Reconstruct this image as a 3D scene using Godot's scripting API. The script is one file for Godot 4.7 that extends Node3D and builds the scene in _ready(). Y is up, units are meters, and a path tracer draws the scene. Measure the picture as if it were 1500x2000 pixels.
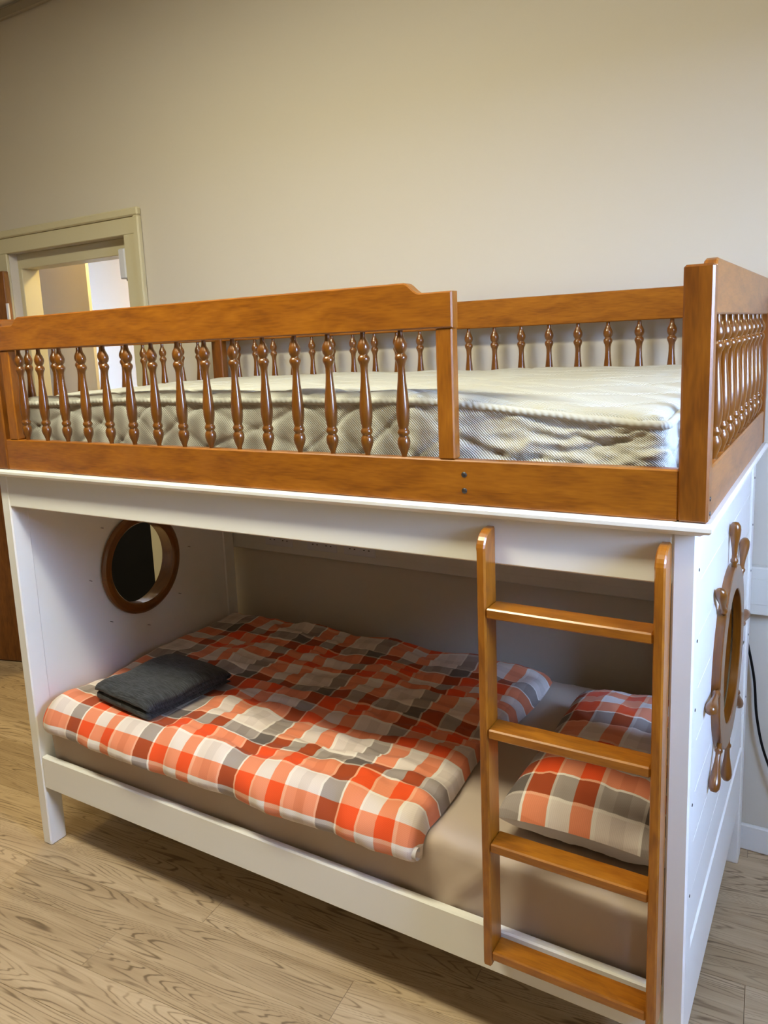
extends Node3D

var taken := {}
var M := {}
var rng := RandomNumberGenerator.new()

# ---------------------------------------------------------------- naming
func numbered(called: String) -> String:
	if not taken.has(called):
		taken[called] = 0
		return called
	taken[called] += 1
	return "%s_%03d" % [called, taken[called]]

func thing(called: String, label: String, category: String, at := Vector3.ZERO) -> Node3D:
	var o := Node3D.new()
	o.name = numbered(called)
	add_child(o)
	o.position = at
	o.set_meta("label", label)
	o.set_meta("category", category)
	return o

func obj(called: String, mesh: Mesh, m: Material, parent: Node = self, at := Vector3.ZERO) -> MeshInstance3D:
	var o := MeshInstance3D.new()
	o.name = numbered(called) if parent == self else called
	o.mesh = mesh
	o.material_override = m
	o.position = at
	o.cast_shadow = GeometryInstance3D.SHADOW_CASTING_SETTING_ON
	parent.add_child(o, true)
	return o

func struct(called: String, mesh: Mesh, m: Material, parent: Node = self) -> MeshInstance3D:
	var o := obj(called, mesh, m, parent)
	if parent == self:
		o.set_meta("kind", "structure")
	return o

func group_part(called: String, parent: Node) -> Node3D:
	var o := Node3D.new()
	o.name = called
	parent.add_child(o, true)
	return o

# ---------------------------------------------------------------- mesh helpers
func mb() -> SurfaceTool:
	var st := SurfaceTool.new()
	st.begin(Mesh.PRIMITIVE_TRIANGLES)
	return st

func done(st: SurfaceTool) -> ArrayMesh:
	st.index()
	st.generate_normals()
	st.generate_tangents()
	return st.commit()

func tri(st: SurfaceTool, a: Vector3, b: Vector3, c: Vector3, ua: Vector2, ub: Vector2, uc: Vector2, core: Vector3) -> void:
	var n := (b - a).cross(c - a)
	if n.length_squared() < 1e-18:
		return
	if n.dot((a + b + c) / 3.0 - core) > 0.0:
		var t := b; b = c; c = t
		var w := ub; ub = uc; uc = w
	st.set_uv(ua); st.add_vertex(a)
	st.set_uv(ub); st.add_vertex(b)
	st.set_uv(uc); st.add_vertex(c)

# uv in metres: u runs along axis `grain`, v across it
func box_uv(p: Vector3, n: Vector3, grain: int, off: Vector2) -> Vector2:
	var an := n.abs()
	var drop := 0
	if an.y >= an.x and an.y >= an.z: drop = 1
	elif an.z >= an.x and an.z >= an.y: drop = 2
	var u := grain
	if u == drop: u = (drop + 1) % 3
	var v := 3 - drop - u
	return Vector2(p[u], p[v]) + off

# chamfered box appended to st; lo, hi are corners
func add_box(st: SurfaceTool, lo: Vector3, hi: Vector3, bev := 0.002, grain := 0, off := Vector2.ZERO) -> void:
	st.set_smooth_group(-1)
	var c := (lo + hi) / 2.0
	var h := (hi - lo) / 2.0
	bev = minf(bev, minf(h.x, minf(h.y, h.z)) * 0.9)
	var S := [-1.0, 1.0]
	var corner := func(sx: float, sy: float, sz: float, axis: int) -> Vector3:
		var q := h - Vector3.ONE * bev
		q[axis] = h[axis]
		return c + Vector3(sx * q.x, sy * q.y, sz * q.z)
	for axis in 3:
		var b := (axis + 1) % 3
		var d := (axis + 2) % 3
		for s in S:
			var n := Vector3.ZERO
			n[axis] = s
			var P := []
			for k in [[-1.0, -1.0], [1.0, -1.0], [1.0, 1.0], [-1.0, 1.0]]:
				var g := Vector3.ZERO
				g[axis] = s; g[b] = k[0]; g[d] = k[1]
				P.append(corner.call(g.x, g.y, g.z, axis))
			var U := []
			for p in P: U.append(box_uv(p, n, grain, off))
			tri(st, P[0], P[1], P[2], U[0], U[1], U[2], c)
			tri(st, P[0], P[2], P[3], U[0], U[2], U[3], c)
	if bev <= 0.0:
		return
	for axis in 3:
		var b := (axis + 1) % 3
		var d := (axis + 2) % 3
		for sb in S:
			for sd in S:
				var g0 := Vector3.ZERO
				g0[axis] = -1.0; g0[b] = sb; g0[d] = sd
				var g1 := g0
				g1[axis] = 1.0
				var n := Vector3.ZERO
				n[b] = sb * 1.01; n[d] = sd
				var p0: Vector3 = corner.call(g0.x, g0.y, g0.z, b)
				var p1: Vector3 = corner.call(g1.x, g1.y, g1.z, b)
				var p2: Vector3 = corner.call(g1.x, g1.y, g1.z, d)
				var p3: Vector3 = corner.call(g0.x, g0.y, g0.z, d)
				var u0 := box_uv(p0, n, grain, off); var u1 := box_uv(p1, n, grain, off)
				var u2 := box_uv(p2, n, grain, off); var u3 := box_uv(p3, n, grain, off)
				tri(st, p0, p1, p2, u0, u1, u2, c)
				tri(st, p0, p2, p3, u0, u2, u3, c)
	for sx in S:
		for sy in S:
			for sz in S:
				var a: Vector3 = corner.call(sx, sy, sz, 0)
				var b2: Vector3 = corner.call(sx, sy, sz, 1)
				var c2: Vector3 = corner.call(sx, sy, sz, 2)
				var n2 := Vector3(sx, sy, sz)
				tri(st, a, b2, c2, box_uv(a, n2, grain, off), box_uv(b2, n2, grain, off), box_uv(c2, n2, grain, off), c)

func bx(x0: float, x1: float, y0: float, y1: float, z0: float, z1: float, bev := 0.002, grain := 0) -> ArrayMesh:
	var st := mb()
	add_box(st, Vector3(minf(x0, x1), minf(y0, y1), minf(z0, z1)), Vector3(maxf(x0, x1), maxf(y0, y1), maxf(z0, z1)), bev, grain, Vector2(rng.randf() * 2.0, rng.randf() * 2.0))
	return done(st)

# polygon (2D) extruded; plane: 0 = polygon is (z,y) extruded along x, 1 = (x,z) along y, 2 = (x,y) along z
func lift(p: Vector2, w: float, plane: int) -> Vector3:
	if plane == 0: return Vector3(w, p.y, p.x)
	if plane == 1: return Vector3(p.x, w, p.y)
	return Vector3(p.x, p.y, w)

func add_prism(st: SurfaceTool, poly: PackedVector2Array, w0: float, w1: float, plane: int, bev := 0.001, off := Vector2.ZERO, swap := false) -> void:
	st.set_smooth_group(-1)
	if Geometry2D.is_polygon_clockwise(poly):
		poly.reverse()
	var n := poly.size()
	var inner := PackedVector2Array()
	for i in n:
		var a := poly[(i + n - 1) % n]; var b := poly[i]; var c := poly[(i + 1) % n]
		var d1 := (b - a).normalized(); var d2 := (c - b).normalized()
		var n1 := Vector2(-d1.y, d1.x); var n2 := Vector2(-d2.y, d2.x)
		var mi := n1 + n2
		mi = mi / maxf(mi.length_squared() / 2.0, 0.3)
		inner.append(b + mi * bev)
	var uvf := func(p: Vector2) -> Vector2: return (Vector2(p.y, p.x) if swap else p) + off
	var idx := Geometry2D.triangulate_polygon(inner)
	var mid := (w0 + w1) / 2.0
	for s in [[w0, -1.0], [w1, 1.0]]:
		for t in range(0, idx.size(), 3):
			var A := inner[idx[t]]; var B := inner[idx[t + 1]]; var C := inner[idx[t + 2]]
			var g := lift((A + B + C) / 3.0, mid, plane)
			tri(st, lift(A, s[0], plane), lift(B, s[0], plane), lift(C, s[0], plane), uvf.call(A), uvf.call(B), uvf.call(C), g)
	var lo := minf(w0, w1); var hi := maxf(w0, w1)
	var ring := [[inner, lo], [poly, lo + bev], [poly, hi - bev], [inner, hi]]
	for k in 3:
		for i in n:
			var j := (i + 1) % n
			var a := lift(ring[k][0][i], ring[k][1], plane); var b := lift(ring[k][0][j], ring[k][1], plane)
			var c := lift(ring[k + 1][0][j], ring[k + 1][1], plane); var d := lift(ring[k + 1][0][i], ring[k + 1][1], plane)
			var e := poly[j] - poly[i]
			var inward := Vector2(-e.y, e.x).normalized() * 0.01
			var g := lift((poly[i] + poly[j]) / 2.0 + inward, mid, plane)
			var ln := e.length()
			var su := Vector2(poly[i].x + poly[i].y, 0.0) + off
			var U := [su + Vector2(0, ring[k][1]), su + Vector2(ln, ring[k][1]), su + Vector2(ln, ring[k + 1][1]), su + Vector2(0, ring[k + 1][1])]
			tri(st, a, b, c, U[0], U[1], U[2], g)
			tri(st, a, c, d, U[0], U[2], U[3], g)

func prism(poly: PackedVector2Array, w0: float, w1: float, plane: int, bev := 0.001, swap := false) -> ArrayMesh:
	var st := mb()
	add_prism(st, poly, w0, w1, plane, bev, Vector2(rng.randf(), rng.randf()), swap)
	return done(st)

# smooth grid; f(i, j) -> [position, uv]; flip reverses the faces
func add_grid(st: SurfaceTool, nu: int, nv: int, f: Callable, flip := false, smooth := 0) -> void:
	st.set_smooth_group(smooth)
	var P := []
	var U := []
	for i in nu + 1:
		var rp := PackedVector3Array(); var ru := PackedVector2Array()
		for j in nv + 1:
			var r: Array = f.call(i, j)
			rp.append(r[0]); ru.append(r[1])
		P.append(rp); U.append(ru)
	for i in nu:
		for j in nv:
			var q := [[i, j], [i + 1, j], [i + 1, j + 1], [i, j], [i + 1, j + 1], [i, j + 1]]
			if flip: q = [[i, j], [i + 1, j + 1], [i + 1, j], [i, j], [i, j + 1], [i + 1, j + 1]]
			for k in q:
				st.set_uv(U[k[0]][k[1]])
				st.add_vertex(P[k[0]][k[1]])

# lathe about y; prof: array of [y, radius]
func lathe(prof: Array, seg := 18) -> ArrayMesh:
	var st := mb()
	add_grid(st, seg, prof.size() - 1, func(i, j):
		var a: float = TAU * (i % seg) / seg
		var r: float = maxf(prof[j][1], 0.00001)
		return [Vector3(cos(a) * r, prof[j][0], sin(a) * r), Vector2(prof[j][0], float(i) / seg * 0.08)])
	return done(st)

# closed-section ring about the x axis through (y, z) centre; sec: array of Vector2(x, radius)
func ring_x(sec: Array, cy: float, cz: float, seg := 64) -> ArrayMesh:
	var st := mb()
	var n := sec.size()
	for k in n:
		var a: Vector2 = sec[k]; var b: Vector2 = sec[(k + 1) % n]
		add_grid(st, seg, 1, func(i, j):
			var t: float = TAU * (i % seg) / seg
			var q: Vector2 = a if j == 0 else b
			return [Vector3(q.x, cy + sin(t) * q.y, cz + cos(t) * q.y), Vector2(t * 0.2, 0.02 * k + 0.02 * j)], false, k + 1)
	return done(st)

func add_tube(st: SurfaceTool, pts: Array, r: float, seg := 8, closed := false) -> void:
	var n := pts.size()
	var fr := []
	for i in n:
		var a: Vector3 = pts[(i + n - 1) % n] if closed or i > 0 else pts[0]
		var b: Vector3 = pts[(i + 1) % n] if closed or i < n - 1 else pts[n - 1]
		var t := (b - a).normalized()
		var up := Vector3.UP if absf(t.y) < 0.9 else Vector3.RIGHT
		var s := t.cross(up).normalized()
		fr.append([s, s.cross(t).normalized()])
	add_grid(st, n if closed else n - 1, seg, func(i, j):
		var k: int = i % n
		var ang: float = TAU * (j % seg) / seg
		return [pts[k] + (fr[k][0] * cos(ang) + fr[k][1] * sin(ang)) * r, Vector2(i * 0.02, float(j) / seg * 0.02)], true)
	if not closed:
		for e in [0, n - 1]:
			for j in seg:
				var a0 := TAU * j / seg; var a1 := TAU * (j + 1) / seg
				var p0: Vector3 = pts[e] + (fr[e][0] * cos(a0) + fr[e][1] * sin(a0)) * r
				var p1: Vector3 = pts[e] + (fr[e][0] * cos(a1) + fr[e][1] * sin(a1)) * r
				st.set_smooth_group(-1)
				tri(st, pts[e], p0, p1, Vector2.ZERO, Vector2.ZERO, Vector2.ZERO, pts[1] if e == 0 else pts[n - 2])

func smooth_path(pts: Array, step := 0.02) -> Array:
	var c := Curve3D.new()
	var n := pts.size()
	for i in n:
		var t: Vector3 = ((pts[mini(i + 1, n - 1)] as Vector3) - (pts[maxi(i - 1, 0)] as Vector3)) / 6.0
		c.add_point(pts[i], -t, t)
	c.bake_interval = step
	return Array(c.get_baked_points())

# ---------------------------------------------------------------- textures and materials
func plain(col: Color, rough := 0.5, spec := 0.5) -> StandardMaterial3D:
	var m := StandardMaterial3D.new()
	m.albedo_color = col
	m.roughness = rough
	m.metallic_specular = spec
	return m

func noise(s: int, freq: float, oct := 3) -> FastNoiseLite:
	var n := FastNoiseLite.new()
	n.seed = s
	n.noise_type = FastNoiseLite.TYPE_SIMPLEX_SMOOTH
	n.frequency = freq
	n.fractal_octaves = oct
	return n

# stained wood: u along the grain (1 m wide tile), v across (0.5 m)
func wood_image(w: int, h: int, ramp: Array, s: int, lines: float) -> Image:
	var im := Image.create(w, h, true, Image.FORMAT_RGB8)
	var n1 := noise(s, 1.0, 4); var n2 := noise(s + 7, 1.0, 3); var n3 := noise(s + 19, 1.0, 2)
	for y in h:
		for x in w:
			var u := float(x) / w; var v := float(y) / h
			# tile in u by walking a circle
			var cx := cos(u * TAU) * 0.35; var cy := sin(u * TAU) * 0.35
			var warp := n1.get_noise_3d(cx * 1.4, cy * 1.4, v * 4.0)
			var g := n2.get_noise_3d(cx * 2.2 , cy * 2.2, v * lines + warp * 1.6)
			var fine := n3.get_noise_3d(cx * 9.0, cy * 9.0, v * lines * 7.0)
			var t := clampf(0.5 + 0.45 * g + 0.15 * warp + 0.3 * fine, 0.0, 1.0)
			var c: Color = (ramp[0] as Color).lerp(ramp[1], t * 2.0) if t < 0.5 else (ramp[1] as Color).lerp(ramp[2], t * 2.0 - 1.0)
			im.set_pixel(x, y, c)
	im.generate_mipmaps()
	return im

# oak-look vinyl: cathedral lines from warped contour bands
func plank_image(w: int, h: int, s: int) -> Image:
	var im := Image.create(w, h, true, Image.FORMAT_RGB8)
	var n1 := noise(s, 1.0, 2); var n2 := noise(s + 3, 1.0, 3); var n3 := noise(s + 11, 1.0, 2)
	var light := Color8(202, 180, 150); var mid := Color8(180, 157, 127); var dark := Color8(98, 79, 58)
	for y in h:
		for x in w:
			var u := float(x) / w; var v := float(y) / h
			var cx := cos(u * TAU) * 0.5; var cy := sin(u * TAU) * 0.5
			var hill := n1.get_noise_3d(cx * 0.42, cy * 0.42, v * 2.4)
			var hill2 := n2.get_noise_3d(cx * 1.0, cy * 1.0, v * 8.0)
			var band := absf(fposmod(hill * 10.0 + hill2 * 1.3 + v * 5.0, 1.0) - 0.5) * 2.0
			var line := smoothstep(0.66, 1.0, band)
			var streak := n3.get_noise_3d(cx * 2.6, cy * 2.6, v * 70.0)
			var c := light.lerp(mid, clampf(0.5 + 0.9 * hill2 + 0.35 * streak, 0.0, 1.0))
			var soft := n2.get_noise_3d(cx * 2.0 + 9.0, cy * 2.0, v * 5.0)
			c = c.lerp(dark, clampf(line * (0.50 + 0.75 * soft + 0.2 * streak), 0.0, 0.7))
			im.set_pixel(x, y, c)
	im.generate_mipmaps()
	return im

# woven check: bands G grey, O orange, W white, in the same order both ways
func plaid_image(n: int) -> Image:
	var im := Image.create(n, n, true, Image.FORMAT_RGB8)
	var bands := [[0.0, 0.165, 0], [0.165, 0.185, 3], [0.185, 0.355, 1], [0.355, 0.375, 3], [0.375, 0.52, 2], [0.52, 0.665, 1], [0.665, 0.695, 3], [0.695, 0.79, 2], [0.79, 0.885, 4], [0.885, 0.98, 2], [0.98, 1.0, 3]]
	var idx := PackedInt32Array()
	for i in n:
		var t := (i + 0.5) / n
		for b in bands:
			if t >= b[0] and t < b[1]:
				idx.append(b[2])
	# dyed yarn colours where two bands cross: 0 grey, 1 orange, 2 white, 3 fine white line, 4 off-white
	var gg := Color8(104, 94, 90); var go := Color8(164, 66, 20); var gw := Color8(164, 151, 144); var gl := Color8(190, 178, 170); var gv := Color8(150, 137, 130)
	var oo := Color8(238, 80, 18); var ow := Color8(234, 142, 104); var ol := Color8(240, 170, 136); var ov := Color8(224, 130, 92)
	var ww := Color8(228, 214, 206); var wl := Color8(236, 226, 218); var wv := Color8(218, 203, 195); var ll := Color8(242, 232, 224); var vv := Color8(206, 191, 183)
	var cross := [[gg, go, gw, gl, gv], [go, oo, ow, ol, ov], [gw, ow, ww, wl, wv], [gl, ol, wl, ll, wl], [gv, ov, wv, wl, vv]]
	for y in n:
		for x in n:
			var c: Color = cross[idx[x]][idx[y]]
			im.set_pixel(x, y, c.darkened(0.03) if (x + y) % 4 < 2 else c)
	im.generate_mipmaps()
	return im

func tex_mat(im: Image, scale: Vector2, rough: float, tint := Color.WHITE) -> StandardMaterial3D:
	var m := StandardMaterial3D.new()
	m.albedo_texture = ImageTexture.create_from_image(im)
	m.albedo_color = tint
	m.uv1_scale = Vector3(scale.x, scale.y, 1.0)
	m.roughness = rough
	m.texture_filter = BaseMaterial3D.TEXTURE_FILTER_LINEAR_WITH_MIPMAPS_ANISOTROPIC
	return m

func bump(m: StandardMaterial3D, im: Image, cm: float) -> void:
	m.heightmap_enabled = true
	m.heightmap_texture = ImageTexture.create_from_image(im)
	m.heightmap_scale = cm

func make_materials() -> void:
	M.wall = plain(Color8(208, 200, 188), 0.75, 0.3)
	var wn := Image.create(256, 256, false, Image.FORMAT_L8)
	var nn := noise(5, 0.06, 4)
	for y in 256:
		for x in 256:
			var v := 0.5 + 0.5 * nn.get_noise_2d(x, y)
			wn.set_pixel(x, y, Color(v, v, v))
	M.ceiling = plain(Color8(222, 216, 204), 0.9, 0.2)
	M.white = plain(Color8(238, 237, 234), 0.33, 0.5)
	M.trim = plain(Color8(205, 196, 164), 0.4, 0.5)
	M.skirting = plain(Color8(226, 225, 224), 0.45, 0.4)
	M.trunk = plain(Color8(214, 211, 204), 0.4, 0.4)
	M.plastic = plain(Color8(208, 208, 214), 0.35, 0.5)
	M.black = plain(Color8(9, 9, 10), 0.6, 0.3)
	M.screw = plain(Color8(48, 42, 40), 0.4, 0.5)
	M.gap = plain(Color8(60, 52, 44), 0.9, 0.2)
	var wi := wood_image(512, 256, [Color8(118, 64, 8), Color8(150, 88, 15), Color8(172, 106, 24)], 41, 16.0)
	M.wood = tex_mat(wi, Vector2(1.0, 2.0), 0.34)
	M.wood.clearcoat_enabled = true
	M.wood.clearcoat = 0.5
	M.wood.clearcoat_roughness = 0.22
	M.post = tex_mat(wi, Vector2(1.0, 2.0), 0.36, Color8(212, 206, 204))
	M.post.clearcoat_enabled = true
	M.post.clearcoat = 0.4
	M.post.clearcoat_roughness = 0.25
	M.spindle = tex_mat(wi, Vector2(1.0, 2.0), 0.3, Color8(192, 188, 170))
	M.spindle.clearcoat_enabled = true
	M.spindle.clearcoat = 0.8
	M.spindle.clearcoat_roughness = 0.15
	var di := wood_image(256, 256, [Color8(92, 52, 16), Color8(120, 72, 26), Color8(138, 86, 34)], 77, 10.0)
	M.door = tex_mat(di, Vector2(0.8, 1.6), 0.45)
	M.planks = []
	for k in 3:
		var pi := plank_image(1024, 256, 100 + k * 31)
		for tint in [Color8(255, 252, 248), Color8(246, 242, 236)] if k < 2 else [Color8(232, 226, 216)]:
			M.planks.append(tex_mat(pi, Vector2(0.5, 2.6), 0.42, tint))
	var cloth := Image.create(128, 128, false, Image.FORMAT_L8)
	var cn := noise(9, 0.5, 2)
	for y in 128:
		for x in 128:
			var v := 0.5 + 0.25 * sin(x * TAU / 4.0) * sin(y * TAU / 4.0) + 0.25 * cn.get_noise_2d(x, y)
			cloth.set_pixel(x, y, Color(v, v, v))
	var pl := plaid_image(256)
	M.plaid = tex_mat(pl, Vector2(1, 1), 0.85)
	M.plaid.rim_enabled = true; M.plaid.rim = 0.15
	M.sheet = plain(Color8(196, 178, 162), 0.85, 0.2)
	M.sheet.rim_enabled = true; M.sheet.rim = 0.15
	M.lining = plain(Color8(206, 200, 202), 0.85, 0.2)
	# upper mattress: knitted twill cover
	var tw := Image.create(128, 128, false, Image.FORMAT_L8)
	for y in 128:
		for x in 128:
			var v := 0.5 + 0.5 * sin((x + y) * TAU / 8.0)
			tw.set_pixel(x, y, Color(v, v, v))
	M.ticking = plain(Color8(202, 202, 195), 0.8, 0.2)
	M.ticking.uv1_scale = Vector3(10, 10, 1)
	bump(M.ticking, tw, 0.1)
	# charcoal blanket: ribbed knit
	var kn := Image.create(256, 256, true, Image.FORMAT_RGB8)
	var kb := Image.create(256, 256, false, Image.FORMAT_L8)
	var k1 := noise(31, 1.0, 3)
	for y in 256:
		for x in 256:
			var s := k1.get_noise_2d(x * 0.02, y * 0.35)
			var t := clampf(0.5 + 0.7 * s, 0.0, 1.0)
			kn.set_pixel(x, y, Color8(26, 27, 29).lerp(Color8(78, 80, 84), t))
			kb.set_pixel(x, y, Color(t, t, t))
	kn.generate_mipmaps()
	M.knit = tex_mat(kn, Vector2(3.0, 3.0), 0.95)
	M.knit.rim_enabled = true; M.knit.rim = 0.2
	bump(M.knit, kb, 0.3)
	M.glow = plain(Color8(255, 250, 240), 0.5)
	M.glow.emission_enabled = true
	M.glow.emission = Color(1.0, 0.88, 0.68)
	M.glow.emission_energy_multiplier = 2.0
	M.glass = plain(Color(0.95, 0.97, 1.0, 0.06), 0.02)
	M.glass.transparency = BaseMaterial3D.TRANSPARENCY_ALPHA
	M.hall_floor = plain(Color8(34, 31, 30), 0.9, 0.2)

# ---------------------------------------------------------------- the room
const WZ := -1.1          # face of the wall behind the bed
const CEIL := 3.31
const X0 := -3.2
const X1 := 3.4
const Z1 := 6.2

func setup_view() -> void:
	var cam := Camera3D.new()
	cam.name = "camera"
	add_child(cam)
	cam.position = Vector3(2.2989, 1.6863, 1.5044)
	cam.basis = Basis.from_euler(Vector3(-0.1710, 0.5715, -0.0481), EULER_ORDER_YXZ)
	cam.projection = Camera3D.PROJECTION_FRUSTUM
	cam.near = 0.05
	cam.far = 60.0
	var f := 1539.57
	cam.size = 2000.0 / f * cam.near
	cam.frustum_offset = Vector2(73.25 / f * cam.near, -73.66 / f * cam.near)
	cam.current = true
	var we := WorldEnvironment.new()
	we.name = "world_environment"
	var e := Environment.new()
	e.background_mode = Environment.BG_SKY
	var sky := Sky.new()
	var sm := ProceduralSkyMaterial.new()
	sm.sky_top_color = Color(0.67, 0.80, 1.0)
	sm.sky_horizon_color = Color(0.76, 0.85, 1.0)
	sm.ground_bottom_color = Color(0.2, 0.19, 0.2)
	sm.ground_horizon_color = Color(0.34, 0.34, 0.4)
	sm.sky_energy_multiplier = 5.8
	sm.ground_energy_multiplier = 2.0
	sky.sky_material = sm
	e.sky = sky
	e.ambient_light_source = Environment.AMBIENT_SOURCE_DISABLED
	e.tonemap_mode = Environment.TONE_MAPPER_LINEAR
	e.tonemap_exposure = 0.99
	e.sdfgi_enabled = true
	e.ssao_enabled = true
	e.ssil_enabled = true
	we.environment = e
	add_child(we)

func ceiling_light(at: Vector3, size: Vector2, energy: float, col: Color, label: String) -> void:
	var t := thing("ceiling_light", label, "light", at)
	var st := mb()
	add_box(st, Vector3(-size.x / 2 - 0.03, -0.05, -size.y / 2 - 0.03), Vector3(size.x / 2 + 0.03, 0.0, size.y / 2 + 0.03), 0.006)
	obj("housing", done(st), M.white, t)
	obj("diffuser", bx(-size.x / 2, size.x / 2, -0.058, -0.05, -size.y / 2, size.y / 2, 0.003), M.glow, t)
	var l := AreaLight3D.new()
	l.name = "lamp_light"
	l.area_size = size
	l.light_color = col
	l.light_energy = energy
	l.area_normalize_energy = true
	l.area_range = 14.0
	l.area_attenuation = 2.0
	l.shadow_enabled = true
	l.position = Vector3(0, -0.062, 0)
	l.rotation_degrees = Vector3(-90, 0, 0)
	t.add_child(l)

func build_lights() -> void:
	var warm := Color(1.0, 0.98, 0.85)
	ceiling_light(Vector3(0.66, CEIL, 0.84), Vector2(1.2, 0.3), 7.5, warm, "long white ceiling light panel over the front of the bunk bed")
	ceiling_light(Vector3(2.45, CEIL, 0.90), Vector2(0.6, 0.3), 1.2, warm, "short white ceiling light panel above the ladder end of the bunk bed")

func build_room() -> void:
	# floor planks
	var fl := Node3D.new()
	fl.name = "floor"
	add_child(fl)
	fl.set_meta("kind", "structure")
	obj("underlay", bx(X0 - 0.15, X1 + 0.15, -0.12, -0.009, WZ - 0.15, Z1 + 0.15, 0.0), M.gap, fl)
	var room := PackedVector2Array([Vector2(X0, WZ), Vector2(X1, WZ), Vector2(X1, Z1), Vector2(X0, Z1)])
	var ang := deg_to_rad(-4.5)
	var ex := Vector2(cos(ang), sin(ang)); var ez := Vector2(-sin(ang), cos(ang))
	var w := 0.137; var ln := 1.22
	var anchor := Vector2(0.565, 0.174)   # a plank end and seam seen in the photograph
	for r in range(-16, 56):
		var shift := 0.0 if r == 0 else fposmod(r * 0.415 + (0.07 if r % 3 == 0 else 0.0), 1.0) * ln
		for k in range(-5, 6):
			var o := anchor + ez * (r * w) + ex * (k * ln + shift)
			var quad := PackedVector2Array([o, o + ex * (ln - 0.0008), o + ex * (ln - 0.0008) + ez * (w - 0.0008), o + ez * (w - 0.0008)])
			for pc in Geometry2D.intersect_polygons(quad, room):
				if pc.size() < 3: continue
				var area := 0.0
				for i in pc.size(): area += pc[i].cross(pc[(i + 1) % pc.size()])
				if absf(area) < 0.004: continue
				# local frame so that the grain follows the plank
				var loc := PackedVector2Array()
				for p in pc: loc.append(Vector2((p - o).dot(ex), (p - o).dot(ez)))
				var st := mb()
				add_prism(st, loc, -0.008, 0.0, 1, 0.0007, Vector2(rng.randf() * 2.0, rng.randf()))
				var tone: int = rng.randi() % 5
				if r == 0 and k == -1: tone = 4
				var pn := obj("plank", done(st), M.planks[tone], fl, Vector3(o.x, 0, o.y))
				pn.rotation.y = -ang
	# walls with thickness
	var st := mb()
	var t := 0.15
	var oy := 2.19
	add_box(st, Vector3(X0 - t, -0.1, WZ - t), Vector3(-1.36, CEIL, WZ), 0.0)
	add_box(st, Vector3(-0.50, -0.1, WZ - t), Vector3(X1 + t, CEIL, WZ), 0.0)
	add_box(st, Vector3(-1.36, oy, WZ - t), Vector3(-0.50, CEIL, WZ), 0.0)
	struct("wall_back", done(st), M.wall)
	struct("wall_left", bx(X0 - t, X0, -0.1, CEIL, WZ, Z1, 0.0), M.wall)
	struct("wall_front", bx(X0 - t, X1 + t, -0.1, CEIL, Z1, Z1 + t, 0.0), M.wall)
	# right wall with the window
	var wy0 := 1.45; var wy1 := 2.55; var wz0 := -0.02; var wz1 := 0.74
	st = mb()
	add_box(st, Vector3(X1, -0.1, WZ), Vector3(X1 + t, CEIL, wz0), 0.0)
	add_box(st, Vector3(X1, -0.1, wz1), Vector3(X1 + t, CEIL, Z1), 0.0)
	add_box(st, Vector3(X1, -0.1, wz0), Vector3(X1 + t, wy0, wz1), 0.0)
	add_box(st, Vector3(X1, wy1, wz0), Vector3(X1 + t, CEIL, wz1), 0.0)
	struct("wall_right", done(st), M.wall)
	var win := Node3D.new()
	win.name = "window_1"
	add_child(win)
	win.set_meta("kind", "structure")
	st = mb()
	var fx0 := X1 + 0.05; var fx1 := X1 + 0.10; var fw := 0.05
	add_box(st, Vector3(fx0, wy0, wz0), Vector3(fx1, wy0 + fw, wz1), 0.003)
	add_box(st, Vector3(fx0, wy1 - fw, wz0), Vector3(fx1, wy1, wz1), 0.003)
	add_box(st, Vector3(fx0, wy0 + fw, wz0), Vector3(fx1, wy1 - fw, wz0 + fw), 0.003)
	add_box(st, Vector3(fx0, wy0 + fw, wz1 - fw), Vector3(fx1, wy1 - fw, wz1), 0.003)
	obj("window_frame", done(st), M.skirting, win)
	obj("pane", bx(fx0 + 0.02, fx0 + 0.026, wy0 + fw, wy1 - fw, wz0 + fw, wz1 - fw, 0.0), M.glass, win)
	obj("window_sill", bx(X1 - 0.04, X1 + 0.05, wy0 - 0.03, wy0, wz0 - 0.04, wz1 + 0.04, 0.004), M.skirting, win)
	struct("ceiling", bx(X0 - t, X1 + t, CEIL, CEIL + 0.12, WZ - t, Z1 + t, 0.0), M.ceiling)
	# ceiling edge strip, skirting
	struct("trim_1", bx(X0, X1, 3.25, 3.295, WZ, WZ + 0.02, 0.004), plain(Color8(168, 158, 142), 0.6, 0.3))
	st = mb()
	add_box(st, Vector3(-0.385, 0.0, WZ), Vector3(X1, 0.088, WZ + 0.016), 0.004)
	add_box(st, Vector3(X0, 0.0, WZ), Vector3(-1.475, 0.088, WZ + 0.016), 0.004)
	struct("baseboard_back", done(st), M.skirting)

	# doorway: casing, lining
	var cas := Node3D.new()
	cas.name = "trim_2"
	add_child(cas)
	cas.set_meta("kind", "structure")
	var L := -1.36; var Rr := -0.50
	st = mb()
	add_box(st, Vector3(Rr, 0.0, WZ), Vector3(Rr + 0.075, oy, WZ + 0.016), 0.003, 1)
	add_box(st, Vector3(Rr + 0.075, 0.0, WZ), Vector3(Rr + 0.111, oy + 0.075, WZ + 0.028), 0.006, 1)
	obj("casing", done(st), M.trim, cas)
	st = mb()
	add_box(st, Vector3(L - 0.075, 0.0, WZ), Vector3(L, oy, WZ + 0.016), 0.003, 1)
	add_box(st, Vector3(L - 0.111, 0.0, WZ), Vector3(L - 0.075, oy + 0.075, WZ + 0.028), 0.006, 1)
	obj("casing", done(st), M.trim, cas)
	st = mb()
	add_box(st, Vector3(L - 0.075, oy, WZ), Vector3(Rr + 0.075, oy + 0.075, WZ + 0.016), 0.003)
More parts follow.
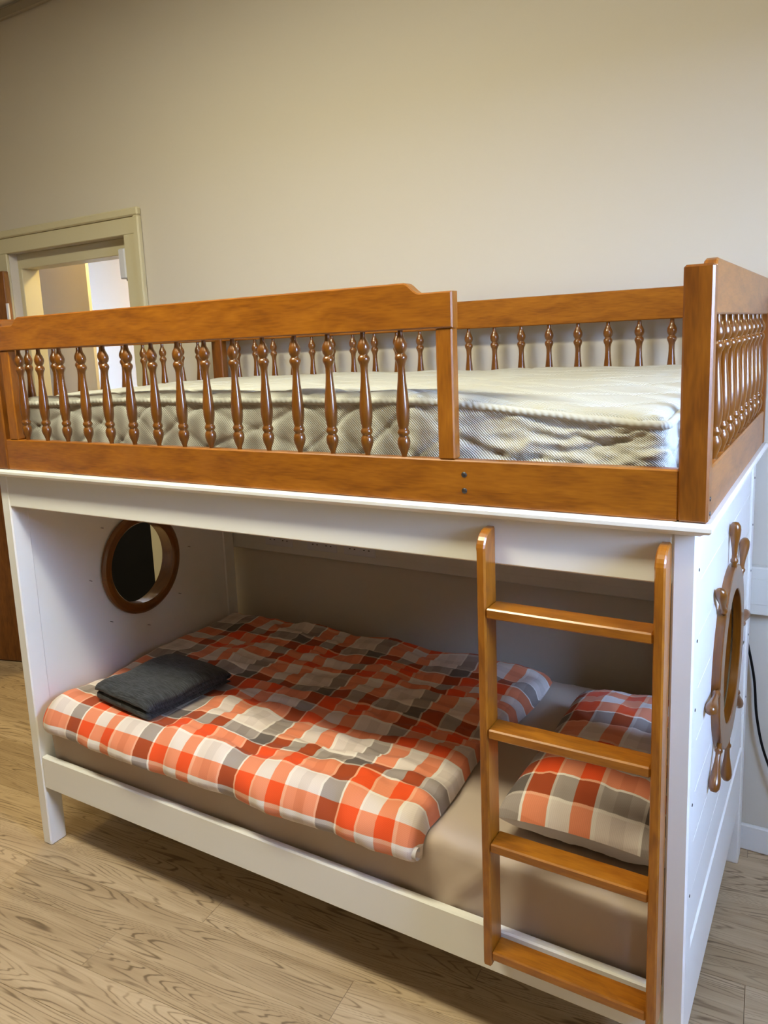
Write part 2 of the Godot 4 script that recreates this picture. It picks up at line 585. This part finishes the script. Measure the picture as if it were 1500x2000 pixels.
	add_box(st, Vector3(L - 0.111, oy + 0.075, WZ), Vector3(Rr + 0.111, oy + 0.111, WZ + 0.028), 0.006)
	obj("head_casing", done(st), M.trim, cas)
	st = mb()
	add_box(st, Vector3(L, 2.115, WZ - t), Vector3(Rr, oy, WZ - 0.045), 0.003)
	obj("door_lining", done(st), M.trim, cas)
	st = mb()
	add_box(st, Vector3(L, 0.0, WZ - t), Vector3(L + 0.03, 2.115, WZ - 0.045), 0.003, 1)
	add_box(st, Vector3(Rr - 0.012, 0.0, WZ - t), Vector3(Rr, 2.115, WZ - 0.045), 0.003, 1)
	obj("door_lining", done(st), M.trim, cas)

	# brown door leaf folded back
	var leaf := Node3D.new()
	leaf.name = "door_1"
	add_child(leaf)
	leaf.set_meta("kind", "structure")
	leaf.position = Vector3(-1.335, 0.0, WZ + 0.032)
	leaf.rotation.y = deg_to_rad(180.0 + 16.0)
	obj("door_panel", bx(0.0, 0.78, 0.008, 2.10, -0.04, 0.0, 0.003, 1), M.door, leaf)
	for hy in [0.25, 1.05, 1.85]:
		obj("hinge", bx(-0.008, 0.004, hy, hy + 0.09, -0.042, -0.030, 0.001), M.plastic, leaf)
	var hp := smooth_path([Vector3(0.72, 1.0, -0.04), Vector3(0.72, 1.0, -0.085), Vector3(0.70, 1.0, -0.095), Vector3(0.60, 1.0, -0.095)], 0.01)
	st = mb()
	add_tube(st, hp, 0.009)
	obj("door_handle", done(st), M.plastic, leaf)

	# sensor box at the corner of the doorway
	var sb := thing("door_sensor", "small white plastic box at upper right corner of doorway", "sensor", Vector3(-0.515, 2.0, WZ - 0.045))
	obj("body", bx(-0.03, 0.014, 0.0, 0.135, 0.0, 0.062, 0.006), M.plastic, sb)
	obj("clip", bx(-0.012, 0.016, -0.008, 0.001, 0.01, 0.04, 0.002), M.screw, sb)

	# hallway beyond the doorway
	var hx0 := -4.2; var hx1 := 0.6; var hz := -2.35
	struct("floor_hall", bx(hx0, hx1, -0.1, -0.001, hz, WZ - 0.15, 0.0), M.hall_floor)
	struct("wall_hall_far", bx(hx0, hx1, -0.1, 2.7, hz - 0.1, hz, 0.0), M.wall)
	struct("wall_hall_right", bx(hx1, hx1 + 0.1, -0.1, 2.7, hz, WZ - 0.15, 0.0), M.wall)
	struct("wall_hall_left", bx(hx0 - 0.1, hx0, -0.1, 2.7, hz, WZ - 0.15, 0.0), M.wall)
	struct("wall_hall_partition", bx(-2.6, -1.36, 0.0, 2.7, -1.60, -1.58, 0.0), M.wall)
	struct("ceiling_hall", bx(hx0 - 0.1, hx1 + 0.1, 2.7, 2.8, hz - 0.1, WZ - 0.15, 0.0), M.ceiling)
	ceiling_light(Vector3(-1.0, 2.7, -1.85), Vector2(0.5, 0.25), 3.0, Color(1.0, 0.88, 0.58), "hallway ceiling light behind the doorway, lighting the far wall")
	var cab := thing("hall_cabinet", "black low furniture just beyond the doorway, seen through the round porthole", "cabinet", Vector3(-0.95, 0, -1.41))
	obj("body", bx(-0.42, 0.42, 0.03, 0.93, -0.14, 0.12, 0.004), M.black, cab)
	obj("cabinet_door", bx(-0.415, 0.415, 0.05, 0.92, 0.12, 0.136, 0.003), M.black, cab)
	obj("top", bx(-0.43, 0.43, 0.93, 0.955, -0.15, 0.145, 0.004), M.black, cab)
	obj("plinth", bx(-0.40, 0.40, 0.0, 0.03, -0.12, 0.10, 0.0), M.black, cab)

	# socket trunking along the wall behind the bed
	var tk := thing("wall_trunking", "long white cable trunking with power sockets along wall behind lower bunk", "trunking", Vector3(0, 0, WZ))
	obj("channel", bx(-0.30, X1, 0.80, 0.95, 0.0, 0.034, 0.004), M.trunk, tk)
	obj("cover_strip", bx(-0.30, X1, 0.835, 0.915, 0.034, 0.0365, 0.001), M.trunk, tk)
	for sx in [0.22, 0.44, 0.62, 2.9]:
		var sp := obj("socket_plate", bx(sx, sx + 0.146, 0.832, 0.918, 0.0365, 0.0405, 0.002), M.plastic, tk)
		for g in 2:
			var cx: float = sx + 0.04 + g * 0.066
			for pin in [[0.0, 0.012, 0.004, 0.008], [-0.011, -0.010, 0.007, 0.004], [0.011, -0.010, 0.007, 0.004]]:
				obj("socket_hole", bx(cx + pin[0] - pin[2] / 2, cx + pin[0] + pin[2] / 2, 0.868 + pin[1] - pin[3] / 2, 0.868 + pin[1] + pin[3] / 2, 0.0402, 0.0412, 0.0), M.screw, sp)
			obj("switch", bx(cx - 0.005, cx + 0.005, 0.897, 0.911, 0.0405, 0.043, 0.001), M.plastic, sp)
	# black cable
	st = mb()
	add_tube(st, smooth_path([Vector3(2.05, 0.80, WZ + 0.018), Vector3(2.07, 0.72, WZ + 0.016), Vector3(2.096, 0.592, WZ + 0.016), Vector3(2.110, 0.458, WZ + 0.02), Vector3(2.143, 0.328, WZ + 0.025), Vector3(2.23, 0.15, WZ + 0.04), Vector3(2.38, 0.03, WZ + 0.09), Vector3(2.6, 0.006, WZ + 0.13), Vector3(3.1, 0.006, WZ + 0.10)], 0.02), 0.004)
	var cb := obj("power_cable", done(st), M.black)
	cb.set_meta("label", "thin black cable hanging down the white wall right of the bunk bed")
	cb.set_meta("category", "cable")

# ---------------------------------------------------------------- the bunk bed
const PC := Vector2(-0.522, 0.878)   # porthole centre (z, y)

func circle(c: Vector2, r: float, n := 64) -> PackedVector2Array:
	var p := PackedVector2Array()
	for i in n:
		p.append(c + Vector2(cos(TAU * i / n), sin(TAU * i / n)) * r)
	return p

func end_panel(bed: Node3D, xin: float, xout: float) -> Node3D:
	# posts of the white end panel, run down as legs
	var s := signf(xout - xin)
	var e := group_part("end_panel", bed)
	obj("post", bx(xin, xout, 0.0, 1.305, -0.065, 0.0, 0.004, 1), M.white, e)
	obj("post", bx(xin, xout, 0.0, 1.305, -1.06, -0.995, 0.004, 1), M.white, e)
	# smooth inner lining in two halves about the porthole
	var hole := circle(PC, 0.178)
	var inx := xin + s * 0.005
	var midx := xin + s * 0.026
	for h in [[0.205, PC.y], [PC.y, 1.305]]:
		var rect := PackedVector2Array([Vector2(-0.995, h[0]), Vector2(-0.065, h[0]), Vector2(-0.065, h[1]), Vector2(-0.995, h[1])])
		for pc in Geometry2D.clip_polygons(rect, hole):
			obj("lining", prism(pc, inx, midx, 0, 0.0), M.white, e)
	# horizontal outer boards with chamfered joints
	obj("bottom_rail", bx(midx, xout - s * 0.002, 0.205, 0.40, -0.995, -0.065, 0.004, 2), M.white, e)
	var y := 0.40
	while y < 1.29:
		var y1 := minf(y + 0.113, 1.305)
		var rect := PackedVector2Array([Vector2(-0.995, y), Vector2(-0.065, y), Vector2(-0.065, y1), Vector2(-0.995, y1)])
		for pc in Geometry2D.clip_polygons(rect, hole):
			obj("board", prism(pc, midx, xout - s * 0.006, 0, 0.0015), M.white, e)
		y = y1
	return e

func spindle_mesh(y0: float, y1: float) -> ArrayMesh:
	var key := [[0.0, .0058], [.04, .0058], [.065, .0075], [.09, .0112], [.115, .0138], [.14, .0142], [.165, .0125], [.182, .0092], [.19, .0092], [.2, .012], [.215, .0136], [.23, .0136], [.245, .012], [.262, .0098], [.29, .0084], [.34, .0082], [.4, .0092], [.48, .0116], [.56, .0138], [.63, .0149], [.69, .0143], [.74, .0122], [.768, .0105], [.776, .0108], [.786, .0128], [.8, .0136], [.814, .0128], [.826, .0104], [.834, .0104], [.845, .0128], [.865, .0142], [.89, .0142], [.92, .0122], [.95, .0088], [.975, .0062], [1.0, .0055]]
	var prof := []
	for i in range(key.size() - 1, -1, -1):
		prof.append([y1 + (y0 - y1) * key[i][0], key[i][1]])
	return lathe(prof, 18)

func guard_poly(x0: float, x1: float, y0: float, yl: float, yh: float, notch: float, flat: float) -> PackedVector2Array:
	# a board whose ends step down with a small ogee
	var p := PackedVector2Array([Vector2(x0, y0), Vector2(x1, y0), Vector2(x1, yl)])
	for i in 7:
		var t := i / 6.0
		p.append(Vector2(x1 - flat - notch * t, yl + (yh - yl) * (t * t * (3.0 - 2.0 * t))))
	for i in 7:
		var t := 1.0 - i / 6.0
		p.append(Vector2(x0 + flat + notch * t, yl + (yh - yl) * (t * t * (3.0 - 2.0 * t))))
	p.append(Vector2(x0, yl))
	return p

func ship_wheel(bed: Node3D, x: float, s: float) -> void:
	var w := group_part("ship_wheel", bed)
	var sec := []
	for q in [[0.0, 0.163], [0.017, 0.163], [0.019, 0.165], [0.019, 0.221], [0.017, 0.224], [0.0, 0.224]]:
		sec.append(Vector2(x + s * q[0], q[1]))
	obj("wheel_ring", ring_x(sec, PC.y, PC.x), M.spindle, w)
	var prof := [[-.01, .006], [.008, .006], [.012, .0085], [.017, .0088], [.021, .0062], [.03, .0058], [.045, .0068], [.062, .0092], [.08, .012], [.092, .0128], [.102, .0115], [.109, .007], [.111, 0.0]]
	var hm := lathe(prof, 14)
	for k in 8:
		var a := TAU * k / 8.0
		var h := obj("handle", hm, M.spindle, w, Vector3(x + s * 0.0135, PC.y + cos(a) * 0.224, PC.x + sin(a) * 0.224))
		h.rotation.x = a

func inner_ring(bed: Node3D, x: float, s: float) -> void:
	# trim ring on the inner face and the tube that lines the hole; s points into the bunk
	var r := group_part("porthole", bed)
	var sec := []
	for q in [[0.0, 0.155], [0.008, 0.155], [0.014, 0.160], [0.016, 0.172], [0.014, 0.186], [0.008, 0.194], [0.0, 0.196]]:
		sec.append(Vector2(x + s * q[0], q[1]))
	obj("trim_ring", ring_x(sec, PC.y, PC.x), M.spindle, r)
	obj("hole_lining", ring_x([Vector2(x, 0.155), Vector2(x, 0.177), Vector2(x - s * 0.037, 0.177), Vector2(x - s * 0.037, 0.155)], PC.y, PC.x), M.spindle, r)
	for k in 8:
		var a := TAU * k / 8.0
		var sc := obj("screw", lathe([[0.0, .0012], [.014, .0012], [.0145, 0.0]], 6), M.screw, r, Vector3(x, PC.y + cos(a) * 0.25, PC.x + sin(a) * 0.25))
		sc.rotation.z = -s * PI / 2.0

func build_bed() -> void:
	var bed := thing("bunk_bed", "white and honey wood bunk bed with spindle guard rails, porthole and ladder", "bunk bed")
	end_panel(bed, 0.042, 0.0)
	end_panel(bed, 2.038, 2.08)
	inner_ring(bed, 0.047, 1.0)
	inner_ring(bed, 2.033, -1.0)
	ship_wheel(bed, 2.074, 1.0)
	ship_wheel(bed, 0.006, -1.0)
	# nails of the right end
	for zz in [-0.033, -1.027]:
		for yy in [0.55, 0.75, 0.95, 1.09, 1.23]:
			var nl := obj("nail", lathe([[0.0, .0035], [.0012, .0030], [.0014, 0.0]], 8), M.screw, bed, Vector3(2.08, yy, zz))
			nl.rotation.z = -PI / 2.0
	# apron, rails, bases
	obj("apron", bx(0.042, 2.038, 1.2045, 1.305, -0.024, -0.001, 0.003), M.white, bed)
	obj("apron", bx(0.042, 2.038, 1.2045, 1.305, -1.058, -1.036, 0.003), M.white, bed)
	obj("side_rail", bx(0.042, 2.038, 0.217, 0.3335, -0.026, -0.003, 0.004), M.white, bed)
	obj("side_rail", bx(0.042, 2.038, 0.217, 0.3335, -1.057, -1.034, 0.004), M.white, bed)
	obj("mattress_base", bx(0.043, 2.037, 0.262, 0.284, -1.034, -0.026, 0.0), M.white, bed)
	obj("bunk_base", bx(0.043, 2.037, 1.285, 1.309, -1.036, -0.024, 0.0), M.white, bed)
	# cornice: a moulded strip all round, profile (outward, up)
	var pf := [Vector2(-0.06, 1.3055), Vector2(0.012, 1.3055), Vector2(0.018, 1.310), Vector2(0.028, 1.313), Vector2(0.033, 1.318), Vector2(0.033, 1.325), Vector2(0.029, 1.3298), Vector2(-0.06, 1.3298)]
	var cx := [0.0, 2.075, 2.075, 0.0]; var cz := [0.0, 0.0, -1.058, -1.058]
	var ox := [-1.0, 1.0, 1.0, -1.0]; var oz := [1.0, 1.0, -0.05, -0.05]
	var st := mb()
	for k in 4:
		var k2 := (k + 1) % 4
		for q in pf.size():
			var q2: int = (q + 1) % pf.size()
			var P := []
			for c in [[k, q], [k2, q], [k2, q2], [k, q2]]:
				var o: Vector2 = pf[c[1]]
				var zz: float = oz[c[0]] * o.x if o.x > 0.0 or oz[c[0]] > 0.0 else -o.x
				P.append(Vector3(cx[c[0]] + ox[c[0]] * o.x, o.y, cz[c[0]] + zz))
			var core := Vector3((P[0].x + P[1].x) / 2, 1.317, (P[0].z + P[1].z) / 2) if false else Vector3((cx[k] - ox[k] * 0.02 + cx[k2] - ox[k2] * 0.02) / 2, 1.317, (cz[k] + cz[k2]) / 2 + (-0.02 if k == 0 else (0.02 if k == 2 else 0.0)))
			st.set_smooth_group(-1)
			tri(st, P[0], P[1], P[2], Vector2.ZERO, Vector2.RIGHT, Vector2.ONE, core)
			tri(st, P[0], P[2], P[3], Vector2.ZERO, Vector2.ONE, Vector2.DOWN, core)
	obj("cornice", done(st), M.white, bed)

	# ---- wooden upper bunk
	var W: Material = M.wood
	var yb := 1.330; var zf := 0.018; var zk := -1.058
	obj("corner_post", bx(2.0486, 2.0989, yb, 1.782, -0.020, zf, 0.004, 1), M.post, bed)
	obj("corner_post", bx(0.030, 0.086, yb, 1.782, -0.020, zf, 0.004, 1), M.post, bed)
	obj("corner_post", bx(2.045, 2.0989, yb, 1.782, zk, -1.022, 0.004, 1), M.post, bed)
	obj("corner_post", bx(0.030, 0.086, yb, 1.782, zk, -1.022, 0.004, 1), M.post, bed)
	obj("bed_beam", bx(0.086, 2.0486, yb, 1.4255, -0.012, zf - 0.002, 0.003), W, bed)
	obj("bed_beam", bx(0.086, 2.045, yb, 1.4255, zk + 0.004, -1.030, 0.003), W, bed)
	for dy in [1.395, 1.361]:
		var pg := obj("dowel_plug", lathe([[0.0, .006], [.001, .006], [.0011, .0]], 14), M.screw, bed, Vector3(1.632, dy, zf - 0.0022))
		pg.rotation.x = PI / 2.0
	var sm := spindle_mesh(1.4235, 1.700)
	# front guard
	var g := group_part("guard_rail", bed)
	obj("top_board", prism(guard_poly(0.105, 1.615, 1.697, 1.770, 1.793, 0.036, 0.074), -0.010, zf + 0.002, 2, 0.003), W, g)
	obj("stile", bx(1.574, 1.612, 1.4255, 1.697, -0.012, zf - 0.002, 0.003, 1), W, g)
	obj("stile", bx(0.108, 0.148, 1.4255, 1.697, -0.012, zf - 0.002, 0.003, 1), W, g)
	for k in 15:
		obj("spindle", sm, M.spindle, g, Vector3(0.180 + k * 0.09325, 0, 0.002)).rotation.y = k * 1.3
	# back guard
	g = group_part("back_rail", bed)
	obj("top_board", bx(0.086, 2.045, 1.697, 1.790, -1.052, -1.026, 0.003), W, g)
	for k in 20:
		obj("spindle", sm, M.spindle, g, Vector3(0.158 + k * 0.0936, 0, -1.039)).rotation.y = k * 0.9
	# end guards
	for s in [[2.074, 2.097], [0.034, 0.058]]:
		g = group_part("end_rail", bed)
		var poly := PackedVector2Array([Vector2(-1.022, 1.697), Vector2(-0.020, 1.697), Vector2(-0.020, 1.782), Vector2(-0.026, 1.790), Vector2(-0.040, 1.794), Vector2(-1.0, 1.794), Vector2(-1.016, 1.788), Vector2(-1.022, 1.780)])
		obj("top_board", prism(poly, s[0], s[1], 0, 0.003), W, g)
		obj("bottom_board", bx(s[0], s[1], yb, 1.4255, -1.022, -0.020, 0.003, 2), W, g)
		for k in 9:
			obj("spindle", sm, M.spindle, g, Vector3((s[0] + s[1]) / 2, 0, -0.125 - k * 0.1)).rotation.y = k * 0.7
	for bp in [1.372, 1.345]:
		var bt := obj("bolt", lathe([[0.0, .0045], [.002, .004], [.0022, 0.0]], 10), M.screw, bed, Vector3(2.0985, bp, -0.004))
		bt.rotation.z = -PI / 2.0

	# ---- ladder
	var ld := group_part("ladder", bed)
	for x in [1.673, 2.0185]:
		var poly := PackedVector2Array([Vector2(0.001, 0.292), Vector2(0.0610, 0.292), Vector2(0.0610, 1.245)])
		for i in 9:
			var a := PI / 2.0 * i / 8.0
			poly.append(Vector2(0.0610 - 0.042 + cos(a) * 0.042, 1.245 + sin(a) * 0.042))
		poly.append(Vector2(0.001, 1.287))
		obj("ladder_stile", prism(poly, x, x + 0.0195, 0, 0.003, true), W, ld)
	for ry in [1.127, 0.860, 0.594, 0.328]:
		obj("rung", bx(1.6925, 2.0185, ry - 0.022, ry, 0.004, 0.060, 0.003), W, ld)

# ---------------------------------------------------------------- bedding
func mattress(called: String, lo: Vector3, hi: Vector3, rad: float, disp: Callable, m: Material, label: String, step := 0.02) -> Node3D:
	# rounded box whose skin is pushed out by disp(point, normal)
	var t := thing(called, label, "mattress", Vector3((lo.x + hi.x) / 2, lo.y, (lo.z + hi.z) / 2))
	var st := mb()
	var c := (lo + hi) / 2.0; var h := (hi - lo) / 2.0
	var base := t.position
	for axis in 3:
		for s in [-1.0, 1.0]:
			var b := (axis + 1) % 3; var d := (axis + 2) % 3
			var nb := maxi(4, int(h[b] * 2.0 / step)); var nd := maxi(4, int(h[d] * 2.0 / step))
			add_grid(st, nb, nd, func(i, j):
				var p := Vector3.ZERO
				p[axis] = s * h[axis]
				p[b] = -h[b] + 2.0 * h[b] * i / nb
				p[d] = -h[d] + 2.0 * h[d] * j / nd
				var q := Vector3(clampf(p.x, -h.x + rad, h.x - rad), clampf(p.y, -h.y + rad, h.y - rad), clampf(p.z, -h.z + rad, h.z - rad))
				var n := (p - q).normalized()
				var r := q + n * rad
				var w := c + r
				w += disp.call(w, n)
				var uv := Vector2(p[b], p[d])
				if axis == 0: uv = Vector2(p.z, p.y)
				elif axis == 1: uv = Vector2(p.x, p.z)
				else: uv = Vector2(p.x, p.y)
				return [w - base, uv], s < 0.0)
	obj("cover", done(st), m, t)
	return t

func build_bedding() -> void:
	# upper mattress
	var n1 := noise(3, 1.0, 3)
	var sag := func(x: float, z: float) -> float:
		return -0.045 * smoothstep(1.45, 2.05, x) * smoothstep(-0.55, -0.03, z) - 0.014 * smoothstep(0.7, 0.0, x)
	var d1 := func(p: Vector3, n: Vector3) -> Vector3:
		var a := p.x if absf(n.x) < 0.7 else p.z
		var b := p.z if absf(n.y) > 0.7 else p.y
		# wavy quilting seams
		var q1 := absf(sin((a * 0.9 + b * 1.5) * 17.0 + sin(a * 9.0) * 0.9))
		var q2 := absf(sin((a * 0.9 - b * 1.5) * 17.0 + cos(a * 8.0) * 0.9))
		var quilt := -0.0045 * (exp(-q1 * q1 * 26.0) + exp(-q2 * q2 * 26.0))
		var wob := n1.get_noise_3d(p.x * 3.0, p.y * 7.0, p.z * 3.0) * 0.008
		var crease := 0.0
		if n.z > 0.5:   # creases sloping down the front side at the ladder end
			var k := smoothstep(1.35, 1.8, p.x)
			crease = k * (0.003 * sin((p.y + p.x * 0.07) * 120.0 + n1.get_noise_2d(p.x * 6.0, p.y * 9.0) * 6.0) + 0.010 * (0.35 - absf(n1.get_noise_2d(p.x * 5.0 + 7.0, (p.y + p.x * 0.12) * 22.0))))
		var top := smoothstep(1.40, 1.55, p.y)
		return n * (quilt + wob + crease) + Vector3(0, sag.call(p.x, p.z) * top, 0)
	var mt := mattress("mattress", Vector3(0.095, 1.3105, -1.005), Vector3(2.02, 1.562, -0.038), 0.03, d1, M.ticking, "thick white quilted mattress on the upper bunk behind the spindles", 0.0068)
	# piping round the top edge
	var loop := []
	for seg in [[Vector2(0.11, -0.04), Vector2(2.005, -0.04)], [Vector2(2.018, -0.053), Vector2(2.018, -0.99)], [Vector2(2.005, -1.003), Vector2(0.11, -1.003)], [Vector2(0.097, -0.99), Vector2(0.097, -0.053)]]:
		for i in 41:
			var q: Vector2 = seg[0].lerp(seg[1], i / 40.0)
			var y: float = 1.542 + sag.call(q.x, q.y) * 0.96 + n1.get_noise_2d(q.x * 4.0, q.y * 4.0) * 0.004
			loop.append(Vector3(q.x, y, q.y) - mt.position)
	var st := mb()
	add_tube(st, loop, 0.0085, 10, true)
	obj("piping", done(st), M.ticking, mt)

	# lower mattress under its sheet
	var n2 := noise(13, 1.0, 3)
	var d2 := func(p: Vector3, n: Vector3) -> Vector3:
		var wob := n2.get_noise_3d(p.x * 2.5, p.y * 5.0, p.z * 2.5) * 0.006
		var fold := n2.get_noise_3d(p.x * 11.0 + p.z * 8.0, p.y * 9.0, p.z * 4.0) * 0.004
		var pk := 0.0
		if n.z > 0.5: pk = 0.008 * exp(-pow((p.x - 1.60 - (p.y - 0.4) * 0.9) / 0.03, 2.0))
		return n * (wob + fold + pk) + Vector3(0, -0.010 * smoothstep(0.35, 0.48, p.y) * smoothstep(1.75, 2.02, p.x) * smoothstep(-0.3, 0.0, p.z), 0)
	mattress("sheeted_mattress", Vector3(0.058, 0.285, -1.028), Vector3(2.026, 0.489, -0.034), 0.028, d2, M.sheet, "mattress in a taupe fitted sheet on the lower bunk", 0.018)
	build_duvet()
	build_pillow()
	build_blanket()

const PER := 0.33

func build_duvet() -> void:
	var t := thing("duvet", "orange, grey and white plaid duvet spread over the lower bunk", "duvet", Vector3(0.78, 0.49, -0.5))
	var n1 := noise(23, 1.0, 3); var n2 := noise(29, 1.0, 2)
	var x0 := 0.075; var x1 := 1.475
	var yt := 0.494; var zf := -0.028; var r := 0.03; var zb := -0.985
	var flat := absf(zb) + zf - r    # arc lengths along back -> front -> down
	var bend := r * PI / 2.0
	var drop := 0.035
	var total := flat + bend + drop
	var under := func(s: float) -> Array:
		if s < flat: return [Vector2(zb + s, yt), Vector2(0, 1)]
		if s < flat + bend:
			var a := (s - flat) / r
			return [Vector2(zf - r + sin(a) * r, yt - r + cos(a) * r), Vector2(sin(a), cos(a))]
		return [Vector2(zf, yt - r - (s - flat - bend)), Vector2(1, 0)]
	var edge := func(dd: float, rad: float) -> float:
		var k := clampf(dd / rad, 0.0, 1.0)
		return sqrt(maxf(1.0 - (1.0 - k) * (1.0 - k), 0.0))
	var NX := 180; var NS := 130
	var uvf := func(x: float, s: float) -> Vector2:
		# measured along the outside of the roll, where the print is not stretched
		var grow := (r + 0.05) / r
		var so := s if s < flat else (flat + (s - flat) * grow if s < flat + bend else flat + bend * grow + s - flat - bend)
		return Vector2((x - 0.545) / PER, (so - flat - bend * grow - drop) / PER + 0.83)
	var top := func(i, j):
		var fx: float = float(i) / NX; var fs: float = float(j) / NS
		# denser near the edges
		fx = 0.5 - 0.5 * cos(fx * PI) if false else fx
		var s: float = total * fs
		var x: float = lerpf(x0, x1 + 0.02 * (1.0 - fs) + 0.012 * sin(fs * 9.0), fx)
		var e: float = edge.call(minf(x - x0, x1 + 0.02 - x) + 0.0, 0.055) * edge.call(minf(s, total - s), 0.05)
		if i == 0 or i == NX or j == 0 or j == NS: e = 0.0
		var th := 0.052 + 0.020 * n1.get_noise_2d(x * 2.2, s * 2.6)
		# soft folds, mostly running along the bed, deeper in the middle
		var f := n2.get_noise_2d(x * 2.0 + s * 1.3, s * 8.5)
		th += 0.012 * (1.0 - absf(f) * 2.2) * smoothstep(0.1, 0.5, x)
		var f2 := n2.get_noise_2d(x * 9.0 - s * 4.0 + 40.0, s * 6.0)
		th += 0.006 * f2
		# pressed flat under the folded blanket
		var under_blanket := smoothstep(0.24, 0.15, maxf(absf(x - 0.41), absf(zb + s + 0.245)))
		th = lerpf(th, 0.05, under_blanket)
		# a dip where the hem turns over the mattress edge
		th -= 0.008 * exp(-pow((s - (total - 0.055)) / 0.012, 2.0)) * (0.6 + 0.8 * n1.get_noise_2d(x * 6.0, 3.0))
		var u: Array = under.call(s)
		var q: Vector2 = u[0] + u[1] * (0.002 + maxf(th, 0.02) * e)
		return [Vector3(x, q.y, q.x) - t.position, uvf.call(x, s)]
	var st := mb()
	add_grid(st, NX, NS, top, true)
	obj("quilted_top", done(st), M.plaid, t)
	st = mb()
	add_grid(st, 40, 60, func(i, j):
		var s: float = total * j / 60.0
		var u: Array = under.call(s)
		var q: Vector2 = u[0] + u[1] * 0.0015
		var fs: float = j / 60.0
		return [Vector3(lerpf(x0, x1 + 0.02 * (1.0 - fs) + 0.012 * sin(fs * 9.0), i / 40.0), q.y, q.x) - t.position, Vector2(i, j)])
	obj("underside", done(st), M.lining, t)
	# pale lining turned out where the front corner curls
	var curl := []
	for i in 26:
		var a := -1.9 + i * 0.22
		var rr := 0.022 - i * 0.0006
		curl.append(Vector2(cos(a) * rr, sin(a) * rr))
	st = mb()
	add_grid(st, 25, 10, func(i, j):
		var w: float = j / 10.0
		var k: float = 0.35 + 0.65 * w
		return [Vector3(1.405 + 0.082 * w, 0.462 + curl[i].y * k + 0.006 * w, 0.004 + curl[i].x * k) - t.position, Vector2(i * 0.1, w)], false)
	obj("turned_corner", done(st), M.lining, t)

func build_pillow() -> void:
	var c := Vector3(1.835, 0.496, -0.45)
	var t := thing("pillow", "orange and grey plaid pillow at the ladder end of the lower bunk", "pillow", c)
	var hx := 0.198; var hz := 0.355
	var n1 := noise(61, 1.0, 3)
	for side in [1.0, -1.0]:
		var st := mb()
		var N := 44
		add_grid(st, N, N, func(i, j):
			var a: float = -1.0 + 2.0 * i / N; var b: float = -1.0 + 2.0 * j / N
			var ea := 1.0 - pow(absf(a), 3.2); var eb := 1.0 - pow(absf(b), 3.6)
			var e: float = sqrt(maxf(ea * eb, 0.0))
			# sides are drawn in between the corners
			var x: float = a * hx * (1.0 - 0.07 * (1.0 - b * b)); var z: float = b * hz * (1.0 - 0.05 * (1.0 - a * a))
			var y: float = 0.058 + 0.102 * e if side > 0.0 else 0.058 - 0.058 * minf(1.0, e * 1.5)
			y += e * 0.012 * n1.get_noise_2d(a * 1.6, b * 1.8) + e * 0.003 * n1.get_noise_2d(a * 5.0 + 9.0, b * 4.0)
			y += 0.03 * smoothstep(0.2, 1.0, -b) * smoothstep(-0.4, 1.0, a)
			return [Vector3(x, maxf(y, 0.0), z), Vector2((x + 1.835 - 1.64) / PER, (-0.148 - z - c.z) / PER)], side > 0.0)
		obj("plaid_face" if side > 0.0 else "plain_back", done(st), M.plaid if side > 0.0 else M.lining, t)

func build_blanket() -> void:
	var t := thing("folded_blanket", "folded charcoal knitted blanket lying on the plaid duvet", "blanket", Vector3(0.418, 0.5525, -0.235))
	t.rotation.y = deg_to_rad(82.5)
	var n1 := noise(71, 1.0, 3)
	var hx := 0.168; var hz := 0.148
	# two folded layers, one on the other, their rounded folds to the front
	var leaves := [["lower_fold", 0.0095, 0.0245], ["upper_fold", 0.0425, 0.0585]]
	for lf in leaves:
		var path := []
		var y0: float = lf[1]; var y1: float = lf[2]
		var inset := 0.006 if lf[0] == "lower_fold" else 0.0
		var rr := (y1 - y0) / 2.0
		for i in 13: path.append(Vector2(hx - inset * 0.4 - (2.0 * hx - rr - inset) * i / 12.0, y0))
		for i in range(1, 8):
			var a := -PI / 2.0 - PI * i / 8.0
			path.append(Vector2(-hx + rr + inset * 0.6 + cos(a) * rr, (y0 + y1) / 2.0 + sin(a) * rr))
		for i in 13: path.append(Vector2(-hx + rr + inset + (2.0 * hx - rr - inset * 1.4) * i / 12.0, y1))
		var thick := 0.0088
		var NP := path.size() - 1
		var NZ := 26
		var st := mb()
		for side in [1.0, -1.0]:
			add_grid(st, NP, NZ, func(i, j):
				var p: Vector2 = path[i]
				var d: Vector2 = ((path[mini(i + 1, NP)] as Vector2) - (path[maxi(i - 1, 0)] as Vector2)).normalized()
				var nrm := Vector2(d.y, -d.x)
				var b: float = -1.0 + 2.0 * j / NZ
				var z := b * (hz - inset * 0.5)
				var e := sqrt(maxf(1.0 - pow(absf(b), 14.0), 0.0)) * (0.0 if i == 0 or i == NP else 1.0)
				var q: Vector2 = p + nrm * thick * side * e
				var lump := 0.006 * n1.get_noise_2d(p.x * 6.0, z * 6.0) * smoothstep(0.01, 0.05, p.y) + (0.004 * sin(p.x * 30.0) * smoothstep(0.03, 0.05, p.y))
				var dropx := -0.012 * pow(absf(b), 6.0) * smoothstep(0.02, 0.05, p.y) - 0.010 * pow(absf(p.x / hx), 6.0) * smoothstep(0.04, 0.056, p.y)
				return [Vector3(q.x, maxf(q.y + lump + dropx, 0.0), z), Vector2(z, p.x + p.y * 2.0)], side < 0.0)
		obj(lf[0], done(st), M.knit, t)

func _ready() -> void:
	rng.seed = 20240
	setup_view()
	make_materials()
	build_lights()
	build_room()
	build_bed()
	build_bedding()
